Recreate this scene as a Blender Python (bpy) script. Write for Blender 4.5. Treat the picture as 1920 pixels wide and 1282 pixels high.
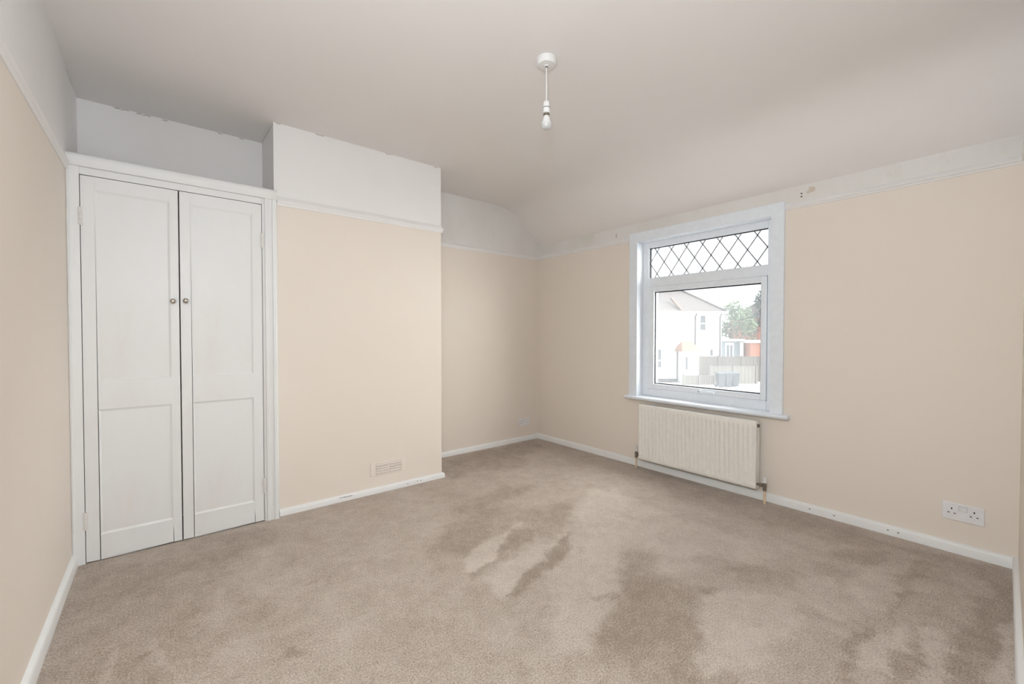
import bpy, bmesh, math, random
import numpy as np
from mathutils import Vector, Matrix

for _o in list(bpy.data.objects):
    bpy.data.objects.remove(_o, do_unlink=True)
SC = bpy.context.scene
COL = SC.collection
R = math.radians

# ------------------------------------------------------------------ camera
YAW, PITCH, EYE = 39.13, -1.005, 1.15
cam_d = bpy.data.cameras.new('camera')
cam_d.sensor_width = 36.0
cam_d.lens = 809.2 / 1920 * 36.0
cam_d.clip_start = 0.01
cam_d.clip_end = 400
cam = bpy.data.objects.new('camera', cam_d)
cam.location = (0, 0, EYE)
cam.rotation_euler = (R(90 + PITCH), 0, R(-YAW))
COL.objects.link(cam)
SC.camera = cam

# ------------------------------------------------------------------ world: bright overcast sky
SKY = 1.6
W = bpy.data.worlds.new('overcast_sky')
SC.world = W
W.use_nodes = True
_bg = W.node_tree.nodes['Background']
_bg.inputs['Color'].default_value = (0.93, 0.97, 1.0, 1)
_bg.inputs['Strength'].default_value = SKY

# daylight portal in the window opening (only guides sampling of the sky)
_p = bpy.data.lights.new('window_portal', 'AREA')
_p.shape = 'RECTANGLE'; _p.size = 1.06; _p.size_y = 1.34
_p.cycles.is_portal = True
_po = bpy.data.objects.new('window_portal', _p)
_po.location = (3.42, 1.706, 1.285)
_po.rotation_euler = (R(90), 0, R(90))
COL.objects.link(_po)

# wide soft sun added to brighten the alcove and chimney breast through the window
_s = bpy.data.lights.new('fill_sun', 'SUN')
_s.energy = 20.0
_s.color = (0.99, 0.985, 0.98)
_s.angle = R(90)
_so = bpy.data.objects.new('fill_sun', _s)
_az, _el = R(-47), R(24)
_so.rotation_euler = Vector((math.cos(_el) * math.cos(_az), math.cos(_el) * math.sin(_az), math.sin(_el))).to_track_quat('Z', 'Y').to_euler()
_so.location = (12, -4, 8)
COL.objects.link(_so)

# photographer's diffused flash held beside the camera in the doorway
_d = bpy.data.lights.new('camera_flash', 'POINT')
_d.energy = 65
_d.color = (0.83, 0.925, 1.0)
_d.shadow_soft_size = 0.09
_do = bpy.data.objects.new('camera_flash', _d)
_do.location = (0.06, 0.10, 1.56)
COL.objects.link(_do)

# ------------------------------------------------------------------ exposure
SC.view_settings.view_transform = 'Standard'
SC.view_settings.look = 'None'
SC.view_settings.gamma = 1.0
SC.view_settings.use_curve_mapping = False
SC.view_settings.exposure = 0.0

# ------------------------------------------------------------------ room dimensions (metres, eye above the origin)
XW, XL = 3.243, -0.351          # window wall, left wall
YC, YA, YREC = 3.040, 3.536, 3.425   # chimney breast face, alcove wall, wall above the cupboard
XC0, XC1 = 0.557, 1.743         # chimney breast sides
HC, HR = 2.472, 1.985           # ceiling, picture rail
def YR(x):                      # near wall (not quite square to the room)
    return 0.060 - 0.035 * (XW - x)
YB = 3.010                      # cupboard front
FX = XW + 0.070                 # front of the window frame
OY0, OY1, OZ0, OZ1 = 1.172, 2.240, 0.610, 1.957   # window opening

# ------------------------------------------------------------------ materials
MATS = {}
def nodes_of(name):
    m = bpy.data.materials.new(name); m.use_nodes = True
    nt = m.node_tree
    return m, nt, nt.nodes['Principled BSDF']
def N(nt, t, **kw):
    n = nt.nodes.new(t)
    for k, v in kw.items():
        if k in n.inputs: n.inputs[k].default_value = v
        else: setattr(n, k, v)
    return n
def mixc(nt, fac, a, b, blend='MIX'):
    n = nt.nodes.new('ShaderNodeMix'); n.data_type = 'RGBA'; n.blend_type = blend
    for sock, v in ((n.inputs[0], fac), (n.inputs[6], a), (n.inputs[7], b)):
        if hasattr(v, 'is_linked') or isinstance(v, bpy.types.NodeSocket): nt.links.new(v, sock)
        else: sock.default_value = v if not isinstance(v, tuple) else (*v[:3], 1)
    return n.outputs[2]
def ramp(nt, src, p0, p1, c0=(0, 0, 0), c1=(1, 1, 1)):
    r = nt.nodes.new('ShaderNodeValToRGB')
    r.color_ramp.elements[0].position = p0; r.color_ramp.elements[0].color = (*c0, 1)
    r.color_ramp.elements[1].position = p1; r.color_ramp.elements[1].color = (*c1, 1)
    nt.links.new(src, r.inputs[0]); return r.outputs[0]
def objco(nt, scale=(1, 1, 1)):
    t = nt.nodes.new('ShaderNodeTexCoord'); mp = nt.nodes.new('ShaderNodeMapping')
    mp.inputs['Scale'].default_value = scale
    nt.links.new(t.outputs['Object'], mp.inputs['Vector']); return mp.outputs[0]
def noise(nt, co, scale, detail=3, rough=.55):
    n = N(nt, 'ShaderNodeTexNoise', Scale=scale, Detail=detail, Roughness=rough)
    nt.links.new(co, n.inputs['Vector']); return n.outputs['Fac']
def bump(nt, bsdf, h, strength, dist):
    b = N(nt, 'ShaderNodeBump', Strength=strength, Distance=dist)
    nt.links.new(h, b.inputs['Height']); nt.links.new(b.outputs[0], bsdf.inputs['Normal'])

def paint(name, col, col2, rough=.6, nscale=3.0, lo=.45, hi=.75, bstr=.15, bscale=90, stretch=(1, 1, 1), spec=.3, col3=None, s3=8, lo3=.6, hi3=.8):
    m, nt, b = nodes_of(name)
    co = objco(nt, stretch)
    c = mixc(nt, ramp(nt, noise(nt, co, nscale, 4), lo, hi), col, col2)
    if col3: c = mixc(nt, ramp(nt, noise(nt, co, s3, 5, .65), lo3, hi3), c, col3)
    nt.links.new(c, b.inputs['Base Color'])
    b.inputs['Roughness'].default_value = rough
    b.inputs['Specular IOR Level'].default_value = spec
    bump(nt, b, noise(nt, objco(nt), bscale, 3), bstr, .002)
    MATS[name] = m
    return m
def plain(name, col, rough=.5, metal=0.0, spec=.4, bscale=0, bstr=.1):
    m, nt, b = nodes_of(name)
    co = objco(nt)
    v = tuple(min(1, c * 1.06) for c in col)
    nt.links.new(mixc(nt, noise(nt, co, 25, 3), tuple(c * .94 for c in col), v), b.inputs['Base Color'])
    b.inputs['Roughness'].default_value = rough; b.inputs['Metallic'].default_value = metal
    b.inputs['Specular IOR Level'].default_value = spec
    if bscale: bump(nt, b, noise(nt, co, bscale, 3), bstr, .002)
    MATS[name] = m
    return m

paint('cream_paint', (.857, .770, .683), (.865, .785, .703), rough=.7, nscale=1.6, bstr=.12, bscale=120)
paint('white_upper', (.885, .86, .845), (.86, .835, .815), rough=.7, nscale=2.2, bstr=.25, bscale=60)
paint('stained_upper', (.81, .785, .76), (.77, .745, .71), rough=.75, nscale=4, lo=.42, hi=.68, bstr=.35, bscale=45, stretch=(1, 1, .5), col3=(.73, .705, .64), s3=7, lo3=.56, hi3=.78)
paint('ceiling_paint', (.86, .822, .80), (.845, .80, .772), rough=.75, nscale=1.1, bstr=.22, bscale=35)
paint('gloss_white', (.88, .875, .865), (.86, .85, .835), rough=.38, nscale=5, bstr=.12, bscale=30, stretch=(1, 1, .3), spec=.45)
paint('cupboard_paint', (.845, .842, .838), (.825, .805, .785), rough=.42, nscale=3.2, lo=.5, hi=.7, bstr=.2, bscale=40, stretch=(1, 1, .4), spec=.45, col3=(.815, .78, .755), s3=6, lo3=.62, hi3=.8)
plain('upvc', (.865, .90, .955), rough=.3, spec=.5)
plain('casing_paint', (.85, .89, .945), rough=.42, bscale=40, bstr=.12)
plain('gasket', (.035, .035, .04), rough=.7)
plain('lead', (.30, .30, .32), rough=.6, metal=0.0)
plain('radiator_paint', (.90, .865, .81), rough=.4)
plain('pipe_paint', (.80, .64, .45), rough=.45)
plain('brass_dull', (.30, .27, .23), rough=.38, metal=.8)
plain('valve_cap', (.85, .84, .82), rough=.4)
plain('plastic_white', (.86, .84, .85), rough=.35)
plain('lamp_white', (.82, .81, .80), rough=.35)
plain('bulb_glass', (.60, .60, .60), rough=.22, spec=.6)
plain('dark_slot', (.03, .025, .02), rough=.8)
plain('dark_ring', (.16, .14, .12), rough=.6)
plain('nickel', (.50, .46, .41), rough=.28, metal=1.0)
plain('crack_dark', (.42, .36, .30), rough=.9)
plain('plaster_bare', (.66, .58, .48), rough=.9)
plain('vent_gap_shade', (.50, .43, .37), rough=.9)
plain('hinge_paint', (.80, .77, .74), rough=.45)
plain('vent_paint', (.88, .80, .725), rough=.6)

def make_carpet():
    m, nt, b = nodes_of('carpet')
    co = objco(nt)
    at = N(nt, 'ShaderNodeAttribute', attribute_name='nap')
    big = noise(nt, co, 5.5, 4, .6)
    fine = noise(nt, co, 150, 2, .75)
    mid = noise(nt, co, 38, 3, .7)
    def ma(op, a, bb):
        n = nt.nodes.new('ShaderNodeMath'); n.operation = op
        for s, v in ((n.inputs[0], a), (n.inputs[1], bb)):
            if isinstance(v, bpy.types.NodeSocket): nt.links.new(v, s)
            else: s.default_value = v
        return n.outputs[0]
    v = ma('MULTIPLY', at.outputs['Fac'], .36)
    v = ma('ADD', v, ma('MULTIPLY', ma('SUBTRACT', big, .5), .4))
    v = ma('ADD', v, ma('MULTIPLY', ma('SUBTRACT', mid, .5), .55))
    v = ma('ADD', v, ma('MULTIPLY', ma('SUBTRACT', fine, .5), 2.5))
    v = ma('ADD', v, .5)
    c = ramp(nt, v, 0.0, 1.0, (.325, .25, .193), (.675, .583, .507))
    nt.links.new(c, b.inputs['Base Color'])
    b.inputs['Roughness'].default_value = .95
    b.inputs['Specular IOR Level'].default_value = .1
    b.inputs['Sheen Weight'].default_value = .15
    h = ma('ADD', fine, ma('MULTIPLY', mid, .8))
    bump(nt, b, h, .7, .006)
    MATS['carpet'] = m
make_carpet()

def make_glass(name, haze):
    m = bpy.data.materials.new(name); m.use_nodes = True
    nt = m.node_tree; nt.nodes.clear()
    out = nt.nodes.new('ShaderNodeOutputMaterial')
    tr = N(nt, 'ShaderNodeBsdfTransparent'); tr.inputs[0].default_value = (.97, .985, .98, 1)
    tl = N(nt, 'ShaderNodeBsdfTranslucent'); tl.inputs[0].default_value = (.95, .97, 1, 1)
    gl = N(nt, 'ShaderNodeBsdfGlossy'); gl.inputs['Roughness'].default_value = .02
    n = noise(nt, objco(nt), 6, 3)
    mr = N(nt, 'ShaderNodeMapRange'); mr.inputs['To Min'].default_value = haze * .85; mr.inputs['To Max'].default_value = haze * 1.15
    nt.links.new(n, mr.inputs['Value'])
    m1 = nt.nodes.new('ShaderNodeMixShader'); nt.links.new(mr.outputs[0], m1.inputs[0])
    nt.links.new(tr.outputs[0], m1.inputs[1]); nt.links.new(tl.outputs[0], m1.inputs[2])
    m2 = nt.nodes.new('ShaderNodeMixShader'); m2.inputs[0].default_value = .04
    nt.links.new(m1.outputs[0], m2.inputs[1]); nt.links.new(gl.outputs[0], m2.inputs[2])
    nt.links.new(m2.outputs[0], out.inputs[0])
    MATS[name] = m
make_glass('window_glass', .05)

# outdoors
plain('render_white', (.66, .66, .65), rough=.85)
plain('roof_tile', (.09, .078, .074), rough=.85)
plain('ridge_tile', (.17, .11, .08), rough=.85)
plain('porch_tile', (.27, .135, .09), rough=.8)
plain('fence_wood', (.115, .105, .092), rough=.9)
plain('fence_pale', (.17, .16, .14), rough=.9)
plain('bin_plastic', (.05, .06, .07), rough=.5)
plain('shed_grey', (.12, .145, .16), rough=.8)
plain('garage_brick', (.25, .11, .075), rough=.9)
plain('far_glass', (.07, .08, .09), rough=.15)
plain('pipe_grey', (.04, .04, .045), rough=.6)
plain('concrete', (.55, .535, .51), rough=.95)
plain('bark', (.16, .12, .09), rough=.95)
plain('leaf_green', (.075, .115, .06), rough=.8)
plain('leaf_dark', (.045, .07, .065), rough=.8)

# ------------------------------------------------------------------ builders
def link(o, parent=None):
    COL.objects.link(o)
    if parent is not None:
        o.parent = parent
        o.matrix_parent_inverse = Matrix.Translation(parent.location).inverted() if parent.parent is None else Matrix.Translation(parent.location + parent.parent.location).inverted()
    return o
def tag(o, label=None, cat=None, group=None, kind=None):
    if label: o['label'] = label
    if cat: o['category'] = cat
    if group: o['group'] = group
    if kind: o['kind'] = kind
    return o
class MB:
    """collects geometry in world coordinates, then links it as one mesh object"""
    def __init__(s): s.bm = bmesh.new()
    def hexa(s, p, mi=0):           # p: 4 bottom points, 4 top points (same winding)
        v = [s.bm.verts.new(q) for q in p]
        for f in ((3, 2, 1, 0), (4, 5, 6, 7), (0, 1, 5, 4), (1, 2, 6, 5), (2, 3, 7, 6), (3, 0, 4, 7)):
            s.bm.faces.new([v[i] for i in f]).material_index = mi
        return s
    def box(s, x0, x1, y0, y1, z0, z1, mi=0):
        x0, x1 = sorted((x0, x1)); y0, y1 = sorted((y0, y1)); z0, z1 = sorted((z0, z1))
        return s.hexa([(x0, y0, z0), (x1, y0, z0), (x1, y1, z0), (x0, y1, z0), (x0, y0, z1), (x1, y0, z1), (x1, y1, z1), (x0, y1, z1)], mi)
    def poly(s, pts, mi=0):
        s.bm.faces.new([s.bm.verts.new(q) for q in pts]).material_index = mi; return s
    def extrude(s, prof, axis_pts, mi=0, caps=True):
        """prof: list of points (callable of station) -> prof(st) gives ring"""
        rings = [[s.bm.verts.new(q) for q in prof(st)] for st in axis_pts]
        n = len(rings[0])
        for a, b in zip(rings, rings[1:]):
            for i in range(n):
                j = (i + 1) % n
                s.bm.faces.new([a[i], a[j], b[j], b[i]]).material_index = mi
        if caps:
            s.bm.faces.new(list(reversed(rings[0]))).material_index = mi
            s.bm.faces.new(rings[-1]).material_index = mi
        return s
    def sweep(s, prof, path, side=1, mi=0):
        """prof: closed [(out,z)]; path: [(x,y)]; out is measured to the left (side=1) of travel, mitred"""
        P = [Vector(p) for p in path]; n = len(P); offs = []
        for i in range(n):
            d0 = (P[i] - P[i-1]).normalized() if i else (P[1] - P[0]).normalized()
            d1 = (P[i+1] - P[i]).normalized() if i < n - 1 else d0
            n0, n1 = Vector((-d0.y, d0.x)) * side, Vector((-d1.y, d1.x)) * side
            b = n0 + n1; b = b / (b.dot(n0)) if b.length > 1e-6 else n0
            offs.append(b)
        return s.extrude(lambda i: [(P[i].x + offs[i].x * o, P[i].y + offs[i].y * o, z) for o, z in prof], range(n), mi)
    def lathe(s, prof, c, axis='z', seg=20, mi=0):
        """prof [(r,h)] from start to end; axis z (up) or -y (towards the room from the back wall) or -x"""
        rings = []
        for r, h in prof:
            ring = []
            for k in range(seg):
                a = 2 * math.pi * k / seg; u, v = r * math.cos(a), r * math.sin(a)
                q = {'z': (u, v, h), '-y': (u, -h, v), '-x': (-h, u, v), 'y': (u, h, v)}[axis]
                ring.append(s.bm.verts.new((c[0] + q[0], c[1] + q[1], c[2] + q[2])))
            rings.append(ring)
        for a, b in zip(rings, rings[1:]):
            for i in range(seg):
                j = (i + 1) % seg
                s.bm.faces.new([a[i], a[j], b[j], b[i]]).material_index = mi
        s.bm.faces.new(list(reversed(rings[0]))).material_index = mi
        s.bm.faces.new(rings[-1]).material_index = mi
        return s
    def tube(s, pts, r, seg=10, mi=0):
        P = [Vector(p) for p in pts]; rings = []
        for i, p in enumerate(P):
            d = (P[min(i+1, len(P)-1)] - P[max(i-1, 0)]).normalized()
            ref = Vector((0, 0, 1)) if abs(d.z) < .9 else Vector((1, 0, 0))
            a = d.cross(ref).normalized(); b = d.cross(a)
            rr = r[i] if isinstance(r, (list, tuple)) else r
            rings.append([s.bm.verts.new(p + a * rr * math.cos(2*math.pi*k/seg) + b * rr * math.sin(2*math.pi*k/seg)) for k in range(seg)])
        for a, b in zip(rings, rings[1:]):
            for i in range(seg):
                j = (i + 1) % seg
                s.bm.faces.new([a[i], a[j], b[j], b[i]]).material_index = mi
        s.bm.faces.new(list(reversed(rings[0]))).material_index = mi
        s.bm.faces.new(rings[-1]).material_index = mi
        return s
    def build(s, name, mat, parent=None, bevel=0, smooth=False, seg=2, flip=True, origin=None):
        if flip: bmesh.ops.recalc_face_normals(s.bm, faces=s.bm.faces[:])
        if origin is None:
            if parent is not None:
                origin = Vector((0, 0, 0))
                for v in s.bm.verts: origin += v.co
                origin /= max(1, len(s.bm.verts))
            else:
                xs = [v.co for v in s.bm.verts]
                origin = Vector(((min(c.x for c in xs) + max(c.x for c in xs)) / 2, (min(c.y for c in xs) + max(c.y for c in xs)) / 2, min(c.z for c in xs)))
        origin = Vector(origin)
        for v in s.bm.verts: v.co -= origin
        me = bpy.data.meshes.new(name); s.bm.to_mesh(me); s.bm.free()
        for mm in (mat if isinstance(mat, (list, tuple)) else [mat]): me.materials.append(MATS[mm])
        o = bpy.data.objects.new(name, me)
        o.location = origin
        COL.objects.link(o)
        if parent is not None:
            o.parent = parent
            off = Vector((0, 0, 0)); q = parent
            while q is not None: off += q.location; q = q.parent
            o.location = origin - off
        if smooth:
            for p in me.polygons: p.use_smooth = True
            try: me.set_sharp_from_angle(angle=R(40))
            except Exception: pass
        if bevel:
            md = o.modifiers.new('bevel', 'BEVEL'); md.width = bevel; md.segments = seg; md.limit_method = 'ANGLE'; md.angle_limit = R(35)
        return o
def empty(name, loc):
    o = bpy.data.objects.new(name, None); o.empty_display_size = .1; o.location = loc
    COL.objects.link(o); return o
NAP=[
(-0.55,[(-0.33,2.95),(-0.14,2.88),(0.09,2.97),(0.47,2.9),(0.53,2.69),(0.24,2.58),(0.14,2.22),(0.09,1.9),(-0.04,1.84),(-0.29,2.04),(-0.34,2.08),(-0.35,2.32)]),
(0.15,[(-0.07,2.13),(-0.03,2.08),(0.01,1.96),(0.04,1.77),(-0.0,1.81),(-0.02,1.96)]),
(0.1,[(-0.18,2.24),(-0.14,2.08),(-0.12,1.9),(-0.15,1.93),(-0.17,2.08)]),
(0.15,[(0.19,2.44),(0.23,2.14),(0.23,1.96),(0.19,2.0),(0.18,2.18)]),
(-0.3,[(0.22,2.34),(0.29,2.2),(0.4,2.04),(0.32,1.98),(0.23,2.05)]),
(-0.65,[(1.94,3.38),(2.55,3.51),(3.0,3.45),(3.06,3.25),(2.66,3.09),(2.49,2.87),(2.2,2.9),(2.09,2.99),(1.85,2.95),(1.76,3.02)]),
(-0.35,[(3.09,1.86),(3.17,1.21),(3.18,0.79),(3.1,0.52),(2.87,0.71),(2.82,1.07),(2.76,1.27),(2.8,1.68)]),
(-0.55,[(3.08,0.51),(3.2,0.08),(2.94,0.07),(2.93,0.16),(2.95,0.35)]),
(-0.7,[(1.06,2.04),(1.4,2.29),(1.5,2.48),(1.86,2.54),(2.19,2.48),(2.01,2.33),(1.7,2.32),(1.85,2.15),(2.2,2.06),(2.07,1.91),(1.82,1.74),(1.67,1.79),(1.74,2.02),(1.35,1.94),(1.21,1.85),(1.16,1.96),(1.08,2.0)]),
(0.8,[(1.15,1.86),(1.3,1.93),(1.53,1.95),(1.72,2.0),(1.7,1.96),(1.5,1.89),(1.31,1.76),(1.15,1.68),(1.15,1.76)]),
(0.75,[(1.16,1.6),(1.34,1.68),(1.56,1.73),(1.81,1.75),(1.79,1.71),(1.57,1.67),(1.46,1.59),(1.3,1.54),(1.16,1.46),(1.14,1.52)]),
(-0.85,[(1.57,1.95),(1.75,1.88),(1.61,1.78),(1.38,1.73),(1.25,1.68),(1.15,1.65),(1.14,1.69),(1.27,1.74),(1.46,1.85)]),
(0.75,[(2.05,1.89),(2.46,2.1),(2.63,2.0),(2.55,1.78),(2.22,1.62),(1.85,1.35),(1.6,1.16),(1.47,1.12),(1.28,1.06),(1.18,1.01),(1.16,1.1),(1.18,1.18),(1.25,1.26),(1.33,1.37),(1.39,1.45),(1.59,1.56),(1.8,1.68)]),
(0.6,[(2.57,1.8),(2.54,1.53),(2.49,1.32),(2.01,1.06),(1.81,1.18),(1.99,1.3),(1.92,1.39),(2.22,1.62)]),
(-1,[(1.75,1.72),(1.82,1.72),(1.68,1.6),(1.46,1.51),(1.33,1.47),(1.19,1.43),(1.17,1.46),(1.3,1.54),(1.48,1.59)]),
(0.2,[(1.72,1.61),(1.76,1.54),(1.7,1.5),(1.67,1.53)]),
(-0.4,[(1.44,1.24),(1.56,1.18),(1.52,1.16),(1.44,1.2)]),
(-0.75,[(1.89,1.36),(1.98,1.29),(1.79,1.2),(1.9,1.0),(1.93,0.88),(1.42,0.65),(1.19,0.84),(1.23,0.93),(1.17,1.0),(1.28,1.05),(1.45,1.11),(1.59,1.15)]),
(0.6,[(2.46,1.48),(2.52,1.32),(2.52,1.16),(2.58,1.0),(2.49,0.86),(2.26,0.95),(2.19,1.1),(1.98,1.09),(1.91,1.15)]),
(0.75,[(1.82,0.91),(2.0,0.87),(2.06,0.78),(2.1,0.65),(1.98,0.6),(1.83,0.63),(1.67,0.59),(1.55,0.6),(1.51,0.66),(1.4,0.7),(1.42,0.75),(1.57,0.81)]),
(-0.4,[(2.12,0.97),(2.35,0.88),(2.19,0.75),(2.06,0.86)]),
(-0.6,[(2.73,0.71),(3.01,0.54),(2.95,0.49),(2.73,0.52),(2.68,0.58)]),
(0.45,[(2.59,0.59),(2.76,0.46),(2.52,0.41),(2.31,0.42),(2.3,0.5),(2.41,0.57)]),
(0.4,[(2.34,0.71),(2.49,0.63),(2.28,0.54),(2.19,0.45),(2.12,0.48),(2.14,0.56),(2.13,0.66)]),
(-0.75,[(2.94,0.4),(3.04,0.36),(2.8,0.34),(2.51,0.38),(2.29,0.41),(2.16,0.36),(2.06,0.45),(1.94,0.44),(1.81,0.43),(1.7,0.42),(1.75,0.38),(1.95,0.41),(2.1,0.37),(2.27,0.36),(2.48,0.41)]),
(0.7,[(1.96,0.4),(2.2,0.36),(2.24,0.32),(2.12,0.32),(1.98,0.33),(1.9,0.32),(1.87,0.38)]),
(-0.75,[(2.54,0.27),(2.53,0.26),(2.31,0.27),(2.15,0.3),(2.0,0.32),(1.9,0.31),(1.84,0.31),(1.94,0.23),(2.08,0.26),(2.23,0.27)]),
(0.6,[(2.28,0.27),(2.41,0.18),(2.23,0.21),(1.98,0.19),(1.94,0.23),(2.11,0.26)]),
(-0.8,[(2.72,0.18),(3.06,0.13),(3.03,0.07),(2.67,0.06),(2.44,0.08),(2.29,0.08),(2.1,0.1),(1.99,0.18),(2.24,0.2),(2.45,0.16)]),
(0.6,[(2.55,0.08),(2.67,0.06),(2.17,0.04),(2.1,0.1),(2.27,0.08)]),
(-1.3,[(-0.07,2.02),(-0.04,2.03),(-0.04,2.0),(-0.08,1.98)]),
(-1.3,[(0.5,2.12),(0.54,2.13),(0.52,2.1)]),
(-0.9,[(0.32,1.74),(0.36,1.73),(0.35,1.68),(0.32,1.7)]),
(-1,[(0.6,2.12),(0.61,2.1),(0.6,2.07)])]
# ================================================================== STRUCTURE
# ---- floor with the carpet; 'nap' holds where the pile has been brushed one way or the other
def make_floor():
    x0, x1, y0, y1, st = XL - .1, XW + .05, -.16, YA + .05, .012
    xs = np.arange(x0, x1 + st, st); ys = np.arange(y0, y1 + st, st)
    X, Y = np.meshgrid(xs, ys, indexing='ij')
    rng = np.random.default_rng(4)
    def vnoise(f):
        gx, gy = int((x1 - x0) * f) + 3, int((y1 - y0) * f) + 3
        g = rng.random((gx, gy)) * 2 - 1
        u, v = (X - x0) * f, (Y - y0) * f
        i, j = u.astype(int), v.astype(int); a, b = u - i, v - j
        a, b = a * a * (3 - 2 * a), b * b * (3 - 2 * b)
        return (g[i, j] * (1 - a) + g[i + 1, j] * a) * (1 - b) + (g[i, j + 1] * (1 - a) + g[i + 1, j + 1] * a) * b
    Xd = X + .03 * vnoise(7) + .02 * vnoise(24) + .012 * vnoise(60); Yd = Y + .03 * vnoise(7) + .02 * vnoise(24) + .012 * vnoise(60)
    val = np.zeros_like(X)
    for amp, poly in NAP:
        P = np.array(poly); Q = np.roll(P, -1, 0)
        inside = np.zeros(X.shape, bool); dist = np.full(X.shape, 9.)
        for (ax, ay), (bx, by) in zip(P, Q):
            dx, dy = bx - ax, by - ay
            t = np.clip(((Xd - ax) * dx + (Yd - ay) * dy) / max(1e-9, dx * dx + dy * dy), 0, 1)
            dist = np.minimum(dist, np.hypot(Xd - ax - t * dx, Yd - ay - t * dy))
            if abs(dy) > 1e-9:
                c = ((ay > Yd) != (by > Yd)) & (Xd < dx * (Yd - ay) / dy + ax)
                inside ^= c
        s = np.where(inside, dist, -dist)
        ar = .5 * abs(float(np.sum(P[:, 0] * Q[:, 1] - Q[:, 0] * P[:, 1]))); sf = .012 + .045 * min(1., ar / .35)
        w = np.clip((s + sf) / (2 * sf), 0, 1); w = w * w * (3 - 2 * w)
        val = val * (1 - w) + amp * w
    val += .2 * vnoise(6) + .22 * vnoise(15) + .25 * vnoise(34)
    nx, ny = X.shape
    co = np.stack([X, Y, np.zeros_like(X)], -1).reshape(-1, 3)
    idx = np.arange(nx * ny).reshape(nx, ny)
    f = np.stack([idx[:-1, :-1], idx[1:, :-1], idx[1:, 1:], idx[:-1, 1:]], -1).reshape(-1, 4)
    me = bpy.data.meshes.new('floor'); me.from_pydata(co.tolist(), [], f.tolist())
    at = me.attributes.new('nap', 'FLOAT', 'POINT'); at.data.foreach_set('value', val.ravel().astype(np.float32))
    me.materials.append(MATS['carpet'])
    o = bpy.data.objects.new('floor', me); COL.objects.link(o)
    tag(o, 'beige carpet floor with brushed vacuum marks', 'floor', kind='structure')
make_floor()

# ---- ceiling: flat, then a soft curve into the slope over the window wall
_cp = [(XL - .1, HC), (2.56, HC), (2.66, 2.4705), (2.75, 2.464), (2.83, 2.448), (2.91, 2.414), (2.985, 2.358), (3.06, 2.285), (3.15, 2.197), (3.205, 2.148), (XW + .01, 2.112)]
mb = MB()
for ya, yb in ((-.14, 1.6), (1.6, YA + .05)):
    for (xa, za), (xb, zb) in zip(_cp, _cp[1:]):
        mb.poly([(xa, ya, za), (xa, yb, za), (xb, yb, zb), (xb, ya, zb)])
bmesh.ops.remove_doubles(mb.bm, verts=mb.bm.verts[:], dist=1e-5)
_n = [(XL - .1, HC + .12)] 
ceil = mb.build('ceiling', 'ceiling_paint', smooth=True, flip=False)
tag(ceil, 'off-white plaster ceiling curving down into a slope above the window', 'ceiling', kind='structure')
mb = MB().box(XL - .1, XW + .3, -.2, YA + .3, HC + .13, HC + .2)
tag(mb.build('ceiling_loft', 'ceiling_paint'), 'boards above the bedroom ceiling', 'ceiling', kind='structure')

T = .25
def wall(name, boxes, label, mats=('cream_paint', 'white_upper')):
    mb = MB()
    for b in boxes:
        x0, x1, y0, y1, z0, z1 = b
        if z0 < HR < z1:
            mb.box(x0, x1, y0, y1, z0, HR, 0); mb.box(x0, x1, y0, y1, HR, z1, 1)
        else:
            mb.box(x0, x1, y0, y1, z0, z1, 0 if z1 <= HR else 1)
    o = mb.build(name, mats)
    return tag(o, label, 'wall', kind='structure')
ZT = HC + .14
wall('wall_left', [(XL - T, XL, -.3, YA + T, -.02, ZT)], 'cream left wall with white band above its picture rail')
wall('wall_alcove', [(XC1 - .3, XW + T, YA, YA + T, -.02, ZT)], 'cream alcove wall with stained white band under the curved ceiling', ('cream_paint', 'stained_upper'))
wall('wall_recess', [(XL - T, XC0 + .3, YREC, YREC + T + .1, -.02, ZT)], 'white plaster wall in the recess above the cupboard')
wall('wall_chimney', [(XC0, XC1, YC, YA + .05, -.02, ZT)], 'cream chimney breast with white upper part')
wr = wall('wall_right', [(XW, XW + T, -.3, OY0, -.02, ZT), (XW, XW + T, OY1, YA + T, -.02, ZT),
                    (XW, XW + T, OY0, OY1, -.02, OZ0 - .02), (XW, XW + T, OY0, OY1, OZ1, ZT)],
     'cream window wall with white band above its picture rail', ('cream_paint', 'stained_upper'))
# near wall with the doorway in which the camera stands
DX0, DX1, DZ = -.27, .52, 1.98
def near_piece(mb, xa, xb, za, zb, mi):
    t = .11
    mb.hexa([(xa, YR(xa) - t, za), (xb, YR(xb) - t, za), (xb, YR(xb), za), (xa, YR(xa), za),
             (xa, YR(xa) - t, zb), (xb, YR(xb) - t, zb), (xb, YR(xb), zb), (xa, YR(xa), zb)], mi)
mb = MB()
near_piece(mb, XL - .05, DX0, -.02, HR, 0); near_piece(mb, DX1, XW + .02, -.02, HR, 0)
near_piece(mb, DX0, DX1, DZ, HR, 0); near_piece(mb, XL - .05, XW + .02, HR, ZT, 1)
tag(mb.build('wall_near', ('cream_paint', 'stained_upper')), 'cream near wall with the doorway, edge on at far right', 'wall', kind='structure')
# landing beyond the doorway
mb = MB()
mb.box(-.9, -.8, -1.7, -.19, -.02, 2.5); mb.box(1.1, 1.2, -1.7, -.15, -.02, 2.5); mb.box(-.9, 1.2, -1.8, -1.7, -.02, 2.5)
mb.box(-.9, 1.2, -1.8, -.19, 2.45, 2.55)
tag(mb.build('wall_landing', 'cream_paint'), 'cream landing walls behind the doorway', 'wall', kind='structure')
tag(MB().box(-.9, 1.2, -1.8, -.17, -.06, -.004).build('floor_landing', 'concrete'), 'landing floor behind the doorway', 'floor', kind='structure')
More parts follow.
